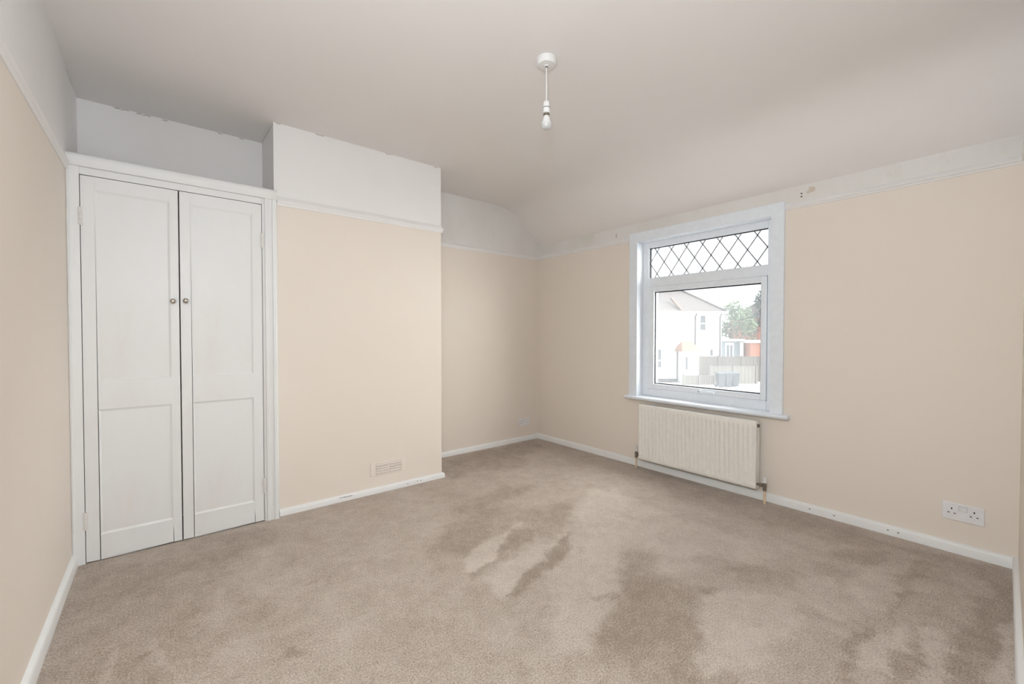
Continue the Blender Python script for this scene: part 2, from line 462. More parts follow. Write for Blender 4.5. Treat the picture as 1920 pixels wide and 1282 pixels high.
# door lining
mb = MB()
for xa, xb in ((DX0, DX0 + .025), (DX1 - .025, DX1)):
    mb.hexa([(xa, YR(xa) - .13, 0), (xb, YR(xb) - .13, 0), (xb, YR(xb), 0), (xa, YR(xa), 0), (xa, YR(xa) - .13, DZ), (xb, YR(xb) - .13, DZ), (xb, YR(xb), DZ), (xa, YR(xa), DZ)])
mb.hexa([(DX0, YR(DX0) - .13, DZ - .025), (DX1, YR(DX1) - .13, DZ - .025), (DX1, YR(DX1), DZ - .025), (DX0, YR(DX0), DZ - .025), (DX0, YR(DX0) - .13, DZ), (DX1, YR(DX1) - .13, DZ), (DX1, YR(DX1), DZ), (DX0, YR(DX0), DZ)])
tag(mb.build('door_1', 'gloss_white'), 'white lining of the open doorway in the near wall', 'door frame', kind='structure')

# ---- skirting boards (bullnosed, painted)
def skirt_prof(h, t):
    return [(0, 0), (t, 0), (t, h - .014), (t - .004, h - .005), (t - .011, h), (0, h + .001)]
def skirting(name, path, h, label, t=.019):
    tag(MB().sweep(skirt_prof(h, t), path, side=-1).build(name, 'gloss_white', smooth=True), label, 'skirting', kind='structure')
skirting('baseboard_left', [(XL, -.02), (XL, YB)], .062, 'white skirting board along the left wall')
skirting('baseboard_chimney', [(.570, YC), (XC1, YC), (XC1, YA)], .040, 'chipped white skirting board around the chimney breast')
skirting('baseboard_alcove', [(XC1, YA), (XW, YA)], .048, 'white skirting board across the alcove')
skirting('baseboard_right', [(XW, YA), (XW, YR(XW))], .054, 'white skirting board under the window')
skirting('baseboard_near', [(XW, YR(XW)), (DX1 + .02, YR(DX1 + .02))], .062, 'white skirting board at far right edge')

# ---- picture rails
RP = [(0, -.030), (.005, -.030), (.008, -.024), (.008, -.016), (.012, -.013), (.016, -.006), (.016, .000), (.012, .006), (.007, .016), (.002, .028), (0, .030)]
def rail(name, path, z, label, sc=1.0):
    tag(MB().sweep([(o, z + h * sc) for o, h in RP], path, side=-1).build(name, 'white_upper', smooth=True), label, 'picture rail', kind='structure')
rail('trim_1', [(XL, -.02), (XL, 2.985)], 1.985, 'white picture rail along the left wall', 1.15)
rail('trim_2', [(.572, YC), (XC1, YC), (XC1, YA)], 1.988, 'white picture rail around the chimney breast', .95)
rail('trim_3', [(XC1, YA), (XW, YA), (XW, 2.318)], 1.992, 'white picture rail across the alcove as far as the window', .8)
rail('trim_4', [(XW, 1.094), (XW, YR(XW)), (DX1 + .3, YR(DX1 + .3))], 1.996, 'white picture rail right of the window', .7)

# ---- little marks that are part of the walls
def mark(parent, name, pts, w, normal, mat='crack_dark', z=.0006):
    """thin jagged ribbon along pts lying on a wall"""
    mb = MB(); nrm = Vector(normal); rnd = random.Random(len(pts) + int(pts[0][0] * 100))
    P = [Vector(p) + nrm * z for p in pts]
    top, bot = [], []
    for i, p in enumerate(P):
        d = (P[min(i + 1, len(P) - 1)] - P[max(i - 1, 0)]).normalized(); s = d.cross(nrm)
        k = w * (.25 + rnd.random()) * (0.2 if i in (0, len(P) - 1) else 1)
        top.append(p + s * k); bot.append(p - s * k)
    for i in range(len(P) - 1):
        mb.poly([top[i], top[i + 1], bot[i + 1], bot[i]])
    return mb.build(name, mat, parent, flip=False)
def jag(a, b, n, amp, axes, seed):
    rnd = random.Random(seed); a, b = Vector(a), Vector(b); out = []
    for i in range(n + 1):
        p = a.lerp(b, i / n)
        for ax in axes: p[ax] += rnd.uniform(-amp, amp)
        out.append(tuple(p))
    return out
wc = bpy.data.objects['wall_chimney']; wrec = bpy.data.objects['wall_recess']
for i, (xa, xb) in enumerate(((.57, .60), (.80, .86), (1.28, 1.34), (1.68, 1.71))):
    mark(wc, 'crack', jag((xa, YC, HC - .004), (xb, YC, HC - .004), 7, .003, (2,), i), .0022, (0, -1, 0))
for i, (xa, xb) in enumerate(((-.20, -.13), (-.10, -.03), (.02, .05), (.30, .33), (.42, .45))):
    mark(wrec, 'crack', jag((xa, YREC, HC - .006), (xb, YREC, HC - .006), 8, .004, (2,), 20 + i), .0026, (0, -1, 0))
mark(wc, 'crack', jag((XC0, YC + .05, HC - .004), (XC0, YREC - .02, HC - .004), 14, .004, (2,), 31), .002, (-1, 0, 0))
mark(bpy.data.objects['wall_left'], 'crack', jag((XL, 3.05, HC - .005), (XL, 3.3, HC - .005), 12, .006, (2,), 32), .0025, (1, 0, 0))
for y, z in ((1.002, 2.056), (2.473, 2.052)):
    for dz in (-.010, .010):
        MB().lathe([(.0048, -.004), (.0048, .0008), (.003, .0012)], (XW, y, z + dz), '-x', 10).build('screw_hole', 'dark_slot', wr)
mark(wr, 'plaster_patch', jag((XW, .975, 2.066), (XW, .925, 2.082), 6, .004, (2,), 41), .020, (-1, 0, 0), 'plaster_bare')
for nm, pts in (('baseboard_chimney', ((1.44, YC - .0195, .018), (1.52, YC - .0195, .022), (1.55, YC - .0195, .020))),):
    for p in pts: MB().lathe([(.0035, -.002), (.0035, .0006), (.001, .0008)], p, '-y', 8).build('nail_hole', 'dark_ring', bpy.data.objects[nm])
for y in (.50, .545, .93, .80): MB().lathe([(.004, -.002), (.004, .0006), (.001, .0008)], (XW - .0195, y, .028), '-x', 8).build('nail_hole', 'dark_ring', bpy.data.objects['baseboard_right'])
mark(bpy.data.objects['baseboard_chimney'], 'paint_chip', jag((.93, YC - .0195, .030), (1.03, YC - .0195, .031), 8, .002, (2,), 44), .0022, (0, -1, 0), 'dark_ring')
# ================================================================== WINDOW
win = empty('window_1', (XW, (OY0 + OY1) / 2, OZ0))
tag(win, 'white framed window with leaded top light and large lower pane', 'window', kind='structure')
CT = .018
# casing boards round the opening
MB().box(XW - CT, XW + .004, OY1 - .004, 2.318, OZ0, 2.036).build('casing_board', 'casing_paint', win, bevel=.004)
MB().box(XW - CT, XW + .004, 1.094, OY0 + .004, OZ0, 2.036).build('casing_board', 'casing_paint', win, bevel=.004)
MB().box(XW - CT + .001, XW + .003, OY0, OY1, OZ1 - .002, 2.034).build('casing_board', 'casing_paint', win, bevel=.003)
# reveal lining
mb = MB(); mb.box(XW - .003, FX + .01, OY1 - .006, OY1 + .002, OZ0, OZ1); mb.box(XW - .003, FX + .01, OY0 - .002, OY0 + .006, OZ0, OZ1); mb.box(XW - .003, FX + .01, OY0, OY1, OZ1 - .006, OZ1 + .002)
mb.build('reveal_lining', 'casing_paint', win)
# sill board with rounded nose
pr = [(-.058, .590), (-.063, .597), (-.063, .604), (-.058, .611), (.0, .613), (.0, .586), (-.055, .586)]
MB().extrude(lambda y: [(XW + a, y, z) for a, z in pr], [1.052, 2.338]).build('sill', 'casing_paint', win, bevel=.002, smooth=True)
MB().box(XW - .002, FX + .012, OY0, OY1, .588, .614).build('sill_inner', 'casing_paint', win)
# outer frame
G1 = (1.223, 2.182, 1.640, 1.900); S = (1.226, 2.174, .682, 1.561); G2 = (1.264, 2.119, .724, 1.517)
FB = FX + .065
def ring(mb, x0, x1, o, i):     # rectangular ring, o and i = (y0,y1,z0,z1)
    mb.box(x0, x1, o[0], i[0], o[2], o[3]); mb.box(x0, x1, i[1], o[1], o[2], o[3])
    mb.box(x0, x1, i[0], i[1], o[2], i[2]); mb.box(x0, x1, i[0], i[1], i[3], o[3]); return mb
ring(MB(), FX, FB, (OY0, OY1, .612, OZ1), (S[0] - .001, S[1] + .001, S[2] - .001, G1[3] + .001)).build('frame', 'upvc', win, bevel=.003)
MB().box(FX, FB, S[0] - .001, S[1] + .001, S[3] + .001, G1[2] - .001).build('transom', 'upvc', win, bevel=.003)
# top light: bead, gasket, pane, lead
ring(MB(), FX + .006, FB - .02, (S[0] - .001, S[1] + .001, G1[2] - .002, G1[3] + .002), (G1[0] + .001, G1[1] - .001, G1[2], G1[3] - .001)).build('glazing_bead', 'upvc', win)
ring(MB(), FX + .014, FX + .022, (G1[0] - .002, G1[1] + .002, G1[2] - .002, G1[3] + .002), (G1[0] + .004, G1[1] - .007, G1[2] + .003, G1[3] - .008)).build('gasket', 'gasket', win)
gx = FX + .018
MB().box(gx, gx + .004, G1[0] - .001, G1[1] + .001, G1[2] - .001, G1[3] + .001).build('top_pane', 'window_glass', win)
def clip(p, q, r):
    (y0, y1, z0, z1) = r; d = (q[0] - p[0], q[1] - p[1]); t0, t1 = 0., 1.
    for pp, qq in ((-d[0], p[0] - y0), (d[0], y1 - p[0]), (-d[1], p[1] - z0), (d[1], z1 - p[1])):
        if abs(pp) < 1e-12:
            if qq < 0: return None
        else:
            t = qq / pp
            if pp < 0: t0 = max(t0, t)
            else: t1 = min(t1, t)
    if t0 >= t1: return None
    return [(p[0] + d[0] * t, p[1] + d[1] * t) for t in (t0, t1)]
LP, LSL = .1345, 1.40
LR = (G1[0] + .002, G1[1] - .002, G1[2] + .001, G1[3] - .002)
for sgn in (1, -1):
    for k in range(-6, 16):
        yb = (1.2766 if sgn == 1 else 1.3249) + k * LP
        c = clip((yb - 1.0, 1.640 - sgn * LSL * 1.0), (yb + 1.0, 1.640 + sgn * LSL * 1.0), LR)
        if not c or math.dist(*c) < .02: continue
        (ya, za), (yb2, zb) = c
        L_ = math.dist(*c); ny, nz = -(zb - za) / L_ * .0040, (yb2 - ya) / L_ * .0040
        p = [(gx - .0022, ya + ny, za + nz), (gx - .0022, ya - ny, za - nz), (gx - .0022, yb2 - ny, zb - nz), (gx - .0022, yb2 + ny, zb + nz)]
        MB().hexa([*p, *[(gx + .0005, b, c_) for _, b, c_ in p]]).build('lead_strip', 'lead', win)
# opening sash
sash = ring(MB(), FX - .012, FB - .006, S, G2).build('sash', 'upvc', win, bevel=.004)
ring(MB(), FX + .004, FX + .012, (G2[0] - .002, G2[1] + .002, G2[2] - .002, G2[3] + .002), (G2[0] + .006, G2[1] - .008, G2[2] + .008, G2[3] - .009)).build('gasket', 'gasket', sash)
MB().box(FX + .008, FX + .012, G2[0] - .001, G2[1] + .001, G2[2] - .001, G2[3] + .001).build('pane', 'window_glass', sash)
# dark joint round the sash
ring(MB(), FX + .001, FX + .004, (S[0] - .004, S[1] + .004, S[2] - .004, S[3] + .004), (S[0] + .001, S[1] - .001, S[2] + .001, S[3] - .001)).build('sash_seal', 'gasket', win)
# handle on the bottom rail
mb = MB(); hy = 1.698
mb.lathe([(.016, 0), (.016, .010), (.012, .014)], (FX - .012, hy, .700), '-x', 16)
mb.extrude(lambda t: [(FX - .026 - .010 * u, hy + .012 - t * .125, .700 + v * (.009 - .003 * t)) for u, v in ((0, -1), (1, -1), (1.3, 0), (1, 1), (0, 1))], [0, .3, .7, 1])
hd = mb.build('handle', 'upvc', sash, smooth=True)
MB().lathe([(.005, 0), (.005, .0015)], (FX - .0391, hy + .004, .700), '-x', 10).build('lock_button', 'brass_dull', sash)

# ================================================================== CUPBOARD
cup = empty('built_in_cupboard', ((XL + .563) / 2, YB, 0))
tag(cup, 'tall white painted built-in cupboard with double panelled doors beside the chimney breast', 'cupboard')
# jambs (stepped moulding on the right), head and cornice
jl = [(XL + .001, YB + .03), (XL + .001, YB - .010), (-.344, YB - .012), (-.338, YB - .004), (-.305, YB - .002), (-.305, YB + .03)]
MB().extrude(lambda z: [(x, y, z) for x, y in jl], [0, 1.979]).build('jamb', 'cupboard_paint', cup)
jr = [(.485, YB + .03), (.485, YB), (.497, YB), (.500, YB - .010), (.512, YB - .012), (.516, YB - .006), (.538, YB - .007), (.541, YB - .014), (.553, YB - .015), (.563, YB - .010), (.564, YC - .0005), (.5565, YC - .0005)]
MB().extrude(lambda z: [(x, y, z) for x, y in jr], [0, 1.979]).build('jamb', 'cupboard_paint', cup)
MB().box(-.305, .485, YB - .001, YB + .03, 1.942, 1.979).build('head_rail', 'cupboard_paint', cup, bevel=.002)
cp = [(YB + .03, 1.979), (YB - .014, 1.979), (YB - .018, 1.984), (YB - .018, 1.992), (YB - .022, 1.998), (YB - .023, 2.026), (YB - .018, 2.036), (YB - .010, 2.040), (YB + .03, 2.040)]
MB().extrude(lambda x: [(x, y, z) for y, z in cp], [XL + .001, .5665]).build('cornice', 'cupboard_paint', cup, smooth=True)
MB().box(XL + .001, XC0 - .001, YB + .028, YREC - .001, 2.010, 2.032).build('top_board', 'cupboard_paint', cup)
def cup_door(x0, x1, px0, px1, kx, kz, hx, hinge_z, label):
    z0, z1 = .006, 1.938
    P = [(px0, px1, .132, .768), (px0, px1, .916, 1.872)]
    mb = MB()
    yb, yf = YB + .028, YB
    mb.box(x0, px0, yf, yb, z0, z1); mb.box(px1, x1, yf, yb, z0, z1)
    zz = [z0, P[0][2], P[0][3], P[1][2], P[1][3], z1]
    for a in (0, 2, 4): mb.box(px0, px1, yf, yb, zz[a], zz[a + 1])
    bmesh.ops.remove_doubles(mb.bm, verts=mb.bm.verts[:], dist=1e-5)
    # drop the interior faces left between stiles and rails
    seen = {}
    for f in mb.bm.faces: seen.setdefault(tuple(sorted(v.index for v in f.verts)), []).append(f)
    d = mb.build('door', 'cupboard_paint', cup, bevel=.0015)
    d['label'] = label
    for a, b, c, e in P:
        # panel set back, with a sloping moulding round it
        m2 = MB(); i = .010; o = [(a, c), (b, c), (b, e), (a, e)]; n = [(a + i, c + i), (b - i, c + i), (b - i, e - i), (a + i, e - i)]
        for k in range(4):
            l = (k + 1) % 4
            m2.poly([(o[k][0], yf + .0010, o[k][1]), (o[l][0], yf + .0010, o[l][1]), (n[l][0], yf + .0055, n[l][1]), (n[k][0], yf + .0055, n[k][1])])
        m2.poly([(x, yf + .0055, z) for x, z in n])
        m2.build('panel', 'cupboard_paint', d, flip=False)
    kb = MB().lathe([(.006, 0), (.005, .008), (.0055, .012), (.011, .016), (.0140, .022), (.0135, .027), (.009, .0315), (.003, .033)], (kx, YB, kz), '-y', 20).build('knob', 'nickel', d, smooth=True)
    kb['label'] = 'round brushed nickel knob'
    for hz in hinge_z:
        m3 = MB()
        for j in range(3): m3.lathe([(.0052, -.0145), (.0052, .0145)], (hx, YB - .003, hz - .030 + j * .030), 'z', 10)
        m3.box(hx - .010, hx + .010, YB - .0025, YB + .001, hz - .044, hz + .044)
        m3.build('hinge', 'hinge_paint', d)
cup_door(-.3025, .0805, -.250, .044, .053, 1.331, -.3035, (1.735, .215), 'left door of the cupboard')
cup_door(.0860, .4825, .135, .434, .109, 1.336, .4838, (1.722, .222), 'right door of the cupboard')

# ================================================================== PENDANT LAMP
px, py = 1.452, 1.522
lamp = empty('pendant_lamp', (px, py, HC))
tag(lamp, 'white ceiling pendant with bare bulb hanging on a cord', 'lamp')
MB().lathe([(.047, .000), (.047, -.013), (.045, -.024), (.039, -.030), (.012, -.032), (.008, -.036)], (px, py, HC), 'z', 32).build('ceiling_rose', 'lamp_white', lamp, smooth=True)
MB().lathe([(.0062, -.030), (.0062, -.040)], (px, py, HC), 'z', 12).build('cord_grip', 'dark_ring', lamp)
MB().tube([(px, py, HC - .036), (px + .0006, py, HC - .12), (px, py, 2.262)], .0033, 10).build('cord', 'lamp_white', lamp, smooth=True)
MB().lathe([(.008, 2.272), (.0135, 2.268), (.0155, 2.262), (.0165, 2.241), (.0165, 2.2405)], (px, py, 0), 'z', 24).build('lamp_holder_cap', 'lamp_white', lamp, smooth=True)
MB().lathe([(.0176, 2.2405), (.0176, 2.2375)], (px, py, 0), 'z', 24).build('holder_seam', 'dark_ring', lamp, smooth=True)
MB().lathe([(.0170, 2.2375), (.0170, 2.2170), (.0185, 2.2165), (.0185, 2.2120)], (px, py, 0), 'z', 24).build('lamp_holder', 'lamp_white', lamp, smooth=True)
MB().lathe([(.0150, 2.2120), (.0150, 2.2060), (.0115, 2.2050), (.0115, 2.1990)], (px, py, 0), 'z', 24).build('bulb_cap', 'brass_dull', lamp, smooth=True)
MB().lathe([(.0125, 2.2010), (.0150, 2.1970), (.0175, 2.1880), (.0205, 2.1760), (.0245, 2.1660), (.0268, 2.1630), (.0268, 2.1610)], (px, py, 0), 'z', 28).build('bulb_body', 'lamp_white', lamp, smooth=True)
MB().lathe([(.0262, 2.1612), (.0262, 2.1570), (.0245, 2.1500), (.0205, 2.1435), (.0145, 2.1392), (.0075, 2.1372), (.0020, 2.1368)], (px, py, 0), 'z', 28).build('bulb_dome', 'bulb_glass', lamp, smooth=True)

# ================================================================== RADIATOR
RY0, RY1, RZ0, RZ1 = 1.224, 2.156, .092, .556
RF, RB = XW - .100, XW - .042
rad = empty('radiator', (XW - .07, (RY0 + RY1) / 2, 0))
tag(rad, 'cream double panel radiator under the window', 'radiator')
def rad_panel(name, xf, sgn):
    nfl, ns = 27, 10
    m = .022
    ys = [RY0, RY0 + .004] + list(np.linspace(RY0 + m, RY1 - m, nfl * ns + 1)) + [RY1 - .004, RY1]
    zs = [RZ0, RZ0 + .004, RZ0 + .026, RZ0 + .034, RZ0 + .044, .32, RZ1 - .048, RZ1 - .038, RZ1 - .030, RZ1 - .004, RZ1]
    fz = [0, 0, 0, .35, 1, 1, 1, .35, 0, 0, 0]
    mb = MB(); grid = []
    for y in ys:
        u = (y - RY0 - m) / (RY1 - RY0 - 2 * m)
        if -1e-6 < u < 1 + 1e-6:
            ph = (u * nfl) % 1.0; d = min(ph, 1 - ph) * 2          # 0 at groove, 1 at crown
            g = 1 - min(1, d / .52); g = g * g * (3 - 2 * g)
        else: g = 0
        row = []
        for z, f in zip(zs, fz):
            e = .003 if (z in (RZ0, RZ1)) else 0
            row.append(mb.bm.verts.new((xf + sgn * (.0115 * g * f + e), y, z)))
        grid.append(row)
    for a, b in zip(grid, grid[1:]):
        for i in range(len(zs) - 1): mb.bm.faces.new([a[i], a[i + 1], b[i + 1], b[i]])
    # close edges with a flat back
    bx = xf + sgn * (.014 if sgn > 0 else .030)
    mb.poly([(bx, RY0, RZ0), (bx, RY1, RZ0), (bx, RY1, RZ1), (bx, RY0, RZ1)])
    for y in (RY0, RY1): mb.poly([(xf, y, RZ0), (bx, y, RZ0), (bx, y, RZ1), (xf, y, RZ1)])
    for z in (RZ0, RZ1): mb.poly([(xf + sgn * .003, RY0, z), (bx, RY0, z), (bx, RY1, z), (xf + sgn * .003, RY1, z)])
    return mb.build(name, 'radiator_paint', rad, smooth=True)
rad_panel('front_panel', RF, 1)
rad_panel('rear_panel', RB, -1)
for y in (RY0 + .025, RY1 - .025):
    for z in (RZ0 + .03, RZ1 - .032):
        MB().tube([(RF + .012, y, z), (RB - .012, y, z)], .015, 14).build('connector', 'radiator_paint', rad, smooth=True)
xm = (RF + RB) / 2
MB().lathe([(.011, -.012), (.011, .004), (.007, .006), (.007, .011)], (xm, RY0 + .012, RZ1 - .030), '-x', 12).build('bleed_boss', 'brass_dull', rad)
MB().tube([(xm, RY0 + .02, RZ1 - .032), (xm, RY0 - .008, RZ1 - .032)], .011, 12).build('bleed_plug', 'dark_ring', rad, smooth=True)
for yb in (1.45, 1.93):
    MB().box(RB + .001, XW - .0008, yb - .018, yb + .018, RZ0 + .05, RZ1 - .05).build('wall_bracket', 'radiator_paint', rad)
def valve(y, sgn, capr, caph):
    zt = RZ0 + .030
    MB().tube([(xm, y, -.002), (xm, y, zt - .022)], .0078, 14).build('pipe', 'pipe_paint', rad, smooth=True)
    MB().lathe([(.0118, zt - .034), (.0118, zt - .018), (.0095, zt - .017), (.0095, zt - .010), (.0125, zt - .009), (.0130, zt + .012), (.0105, zt + .013), (.0105, zt + .021)], (xm, y, 0), 'z', 12).build('valve_body', 'brass_dull', rad, smooth=True)
    MB().tube([(xm, y, zt), (xm, y + sgn * .016, zt), (xm, y + sgn * .0165, zt), (xm, y + sgn * .030, zt), (xm, y + sgn * .0305, zt), (xm, y + sgn * .075, zt)], [.0085, .0085, .0125, .0125, .0085, .0085], 12).build('valve_tail', 'brass_dull', rad)
    MB().lathe([(capr * .9, zt + .020), (capr, zt + .023), (capr * .97, zt + caph), (capr * .7, zt + caph + .003)], (xm, y, 0), 'z', 20).build('valve_cap', 'valve_cap', rad, smooth=True)
valve(1.178, 1, .0135, .056)
valve(2.200, -1, .0105, .060)

# ================================================================== SOCKETS
def socket(label, tr, w, h):
    """tr(u, v, d): u to the right, v up, d out of the wall"""
    o = tr(0, 0, 0)
    e = empty('double_socket', o)
    tag(e, label, 'socket')
    def bx(name, u0, u1, v0, v1, d0, d1, mat, par, bev=0):
        c = [tr(u, v, d) for u in (u0, u1) for v in (v0, v1) for d in (d0, d1)]
        return MB().box(min(q[0] for q in c), max(q[0] for q in c), min(q[1] for q in c), max(q[1] for q in c), min(q[2] for q in c), max(q[2] for q in c)).build(name, mat, par, bevel=bev)
    pl = bx('plate', -w/2, w/2, -h/2, h/2, -.001, .009, 'plastic_white', e, .0022)
    bx('switch_surround', -.0155, .0155, .009, .034, .0088, .0096, 'dark_ring', e)
    bx('rocker_switch', -.0148, .0148, .0098, .0332, .0085, .0125, 'lamp_white', e, .0015)
    for s in (-1, 1):
        cu = s * w * .27
        bx('earth_slot', cu - .0024, cu + .0024, .010, .0195, .0085, .0094, 'dark_slot', e)
        for t in (-1, 1):
            bx('pin_slot', cu + t * .0115 - .0038, cu + t * .0115 + .0038, -.0105, -.0060, .0085, .0094, 'dark_slot', e)
    for s in (-1, 1):
        c = tr(s * w * .41, 0, .0088)
    return e
socket('white double wall socket near the skirting at far right of the window wall', lambda u, v, d: (XW - d, .250 - u, .2165 + v), .152, .090)
socket('white double wall socket low in the alcove corner', lambda u, v, d: (3.040 + u, YA - d, .206 + v), .143, .083)

# ================================================================== AIR VENT
vent = empty('air_vent', (1.293, YC, .125))
tag(vent, 'small cream louvred air vent low on the chimney breast', 'air vent')
vx0, vx1, vz0, vz1 = 1.160, 1.426, .124, .222
c0, c1, c2, c3, z0, z1 = 1.199, 1.291, 1.304, 1.398, .137, .209
mb = MB(); y0, y1 = YC - .005, YC + .001
mb.box(vx0, c0, y0, y1, vz0, vz1); mb.box(c3, vx1, y0, y1, vz0, vz1); mb.box(c1, c2, y0, y1, z0, z1)
mb.box(c0, c3, y0, y1, vz0, z0); mb.box(c0, c3, y0, y1, z1, vz1)
mb.build('plate', 'vent_paint', vent, bevel=.0012)
MB().box(c0 - .002, c3 + .002, YC - .0012, YC - .0004, z0 - .002, z1 + .002).build('gap_shade', 'vent_gap_shade', vent)  # dark sheet, its colour stands in for the shade between the slats
for a, b in ((c0, c1), (c2, c3)):
    for k in range(4):
        z = z0 + (z1 - z0) * (k + .5) / 4
        MB().hexa([(a, YC - .0110, z - .0060), (b, YC - .0110, z - .0060), (b, YC - .0012, z - .0010), (a, YC - .0012, z - .0010),
                   (a, YC - .0110, z + .0010), (b, YC - .0110, z + .0010), (b, YC - .0012, z + .0070), (a, YC - .0012, z + .0070)]).build('slat', 'vent_paint', vent)
# ================================================================== OUTDOORS (the room is upstairs)
GZ = -2.60
_y = R(YAW)
RT, FW = Vector((math.cos(_y), -math.sin(_y), 0)), Vector((math.sin(_y), math.cos(_y), 0))
def P(u, v, z):                 # metres to the right / away from the house front, height above the bedroom floor
    q = RT * u + FW * v; return (q.x, q.y, z)
def obox(mb, u0, u1, v0, v1, z0, z1, mi=0):
    return mb.hexa([P(u0, v0, z0), P(u1, v0, z0), P(u1, v1, z0), P(u0, v1, z0), P(u0, v0, z1), P(u1, v0, z1), P(u1, v1, z1), P(u0, v1, z1)], mi)
def otag(name, u, v, z, label, cat, group=None):
    return tag(empty(name, P(u, v, z)), label, cat, group)
g = MB().poly([P(-60, 12, GZ), P(90, 12, GZ), P(90, 130, GZ), P(-60, 130, GZ)]).build('ground', 'concrete')
tag(g, 'pale concrete yard seen through the window', 'ground', kind='structure')

# ---- white rendered house opposite
EZ = 2.95
hs = otag('house', 11, 37, GZ, 'white rendered house with tiled hip roof across the yard', 'house')
mb = MB(); obox(mb, 4.0, 16.75, 34.5, 43, GZ, EZ); mb.build('wall', 'render_white', hs)
mb = MB(); obox(mb, 3.9, 12.9, 33.8, 42.5, GZ, EZ - .01); mb.build('wall', 'render_white', hs)
mb = MB(); obox(mb, 3.88, 12.92, 33.77, 33.82, GZ, GZ + .28); mb.build('plinth', 'pipe_grey', hs)
def hip(mb, u0, u1, v0, v1, ua, ub, va, vb, ze, zr):
    A, B, C, D = P(u0, v0, ze), P(u1, v0, ze), P(u1, v1, ze), P(u0, v1, ze)
    E_, F_ = P(ua, va, zr), P(ub, vb, zr)
    mb.poly([A, B, F_, E_]); mb.poly([B, C, F_]); mb.poly([C, D, E_, F_]); mb.poly([D, A, E_]); mb.poly([D, C, B, A])
mb = MB(); hip(mb, 3.6, 17.05, 34.15, 43.4, 6, 14.95, 38.2, 38.2, EZ - .02, 5.0)
rf = mb.build('roof', 'roof_tile', hs)
mb = MB(); hip(mb, 3.4, 13.15, 33.4, 42.2, 6, 13.25, 35.6, 36.9, EZ - .01, 4.15)
rf2 = mb.build('roof', 'roof_tile', hs)
MB().tube([P(13.15, 33.4, EZ), P(13.25, 36.0, 4.17)], .11, 8).build('ridge_tiles', 'ridge_tile', rf2)
MB().tube([P(17.02, 34.2, EZ), P(14.95, 38.2, 5.02), P(6, 38.2, 5.02)], .11, 8).build('ridge_tiles', 'roof_tile', rf)
mb = MB(); obox(mb, 3.4, 13.15, 33.3, 33.42, EZ - .14, EZ + .01); mb.build('gutter', 'upvc', hs)
mb = MB(); obox(mb, 13.15, 17.05, 34.05, 34.17, EZ - .14, EZ + .01); mb.build('gutter', 'upvc', hs)
for u, v, zb in ((14.62, 34.42, GZ), (16.60, 34.42, GZ)):
    MB().tube([P(u, v - .3, EZ - .1), P(u, v, EZ - .4), P(u, v, zb)], .055, 8).build('drainpipe', 'pipe_grey', hs)
def hwin(u0, u1, v, z0, z1, bars):
    mb = MB(); t = .07
    obox(mb, u0, u0 + t, v - .05, v + .02, z0, z1); obox(mb, u1 - t, u1, v - .05, v + .02, z0, z1)
    obox(mb, u0 + t, u1 - t, v - .05, v + .02, z0, z0 + t); obox(mb, u0 + t, u1 - t, v - .05, v + .02, z1 - t, z1)
    for b in bars: obox(mb, u0 + t, u1 - t, v - .05, v + .02, b - .05, b + .05)
    obox(mb, u0 - .06, u1 + .06, v - .12, v + .02, z0 - .08, z0)
    w = mb.build('window', 'upvc', hs)
    zz = [z0] + list(bars) + [z1]
    for a, b in zip(zz, zz[1:]):
        m = MB(); obox(m, u0 + .02, u1 - .02, v - .02, v - .005, a + .03, b - .03); m.build('pane', 'far_glass', w)
hwin(14.95, 15.50, 34.5, 1.42, 2.70, (2.02,))
hwin(10.5, 11.75, 33.8, -1.50, .05, (-.9,))
hwin(15.75, 16.12, 34.5, -.62, .02, ())
hwin(10.4, 11.5, 33.8, 1.3, 2.6, (1.9,))
# porch
pw = MB(); obox(pw, 13.05, 14.12, 32.55, 34.48, GZ, -.15); po = pw.build('porch', 'render_white', hs)
mb = MB(); hip(mb, 12.72, 14.28, 32.25, 34.5, 13.15, 13.85, 33.4, 33.4, -.13, .62); mb.build('porch_roof', 'porch_tile', po)
mb = MB(); obox(mb, 13.12, 13.26, 32.52, 32.56, -1.5, -.55); mb.build('porch_window', 'far_glass', po)

# ---- fences
def fence(name, u0, u1, v, h, pw, mat, label, du=0):
    f = otag(name, (u0 + u1) / 2, v, GZ, label, 'fence')
    n = max(1, round((u1 - u0) / pw)); w = (u1 - u0) / n
    for i in range(n + 1):
        mb = MB(); u = u0 + i * w; obox(mb, u - .05, u + .05, v - .05, v + .05, GZ, GZ + h + .06); mb.build('post', mat, f)
    for i in range(n):
        a, b = u0 + i * w + .055, u0 + (i + 1) * w - .055
        mb = MB(); k = 12
        for j in range(k):
            s0 = a + (b - a) * j / k
            obox(mb, s0, s0 + (b - a) / k * .94, v - .012 + .010 * (j % 2), v + .012 + .010 * (j % 2), GZ + .03, GZ + h - .04)
        for z in (.3, h - .3): obox(mb, a, b, v + .022, v + .06, GZ + z, GZ + z + .07)
        obox(mb, a, b, v - .03, v + .04, GZ + h - .04, GZ + h)
        mb.build('panel', mat, f)
fence('wooden_fence', 14.45, 21.8, 34.0, 2.02, 1.83, 'fence_wood', 'tall weathered wooden fence beside the white house')
fence('garden_fence', 15.0, 18.5, 32.6, 1.35, 1.75, 'fence_pale', 'paler lower fence behind the dark bins')
fence('front_fence', 12.7, 15.0, 31.9, .72, 1.15, 'fence_pale', 'low pale fence below the porch of the white house')
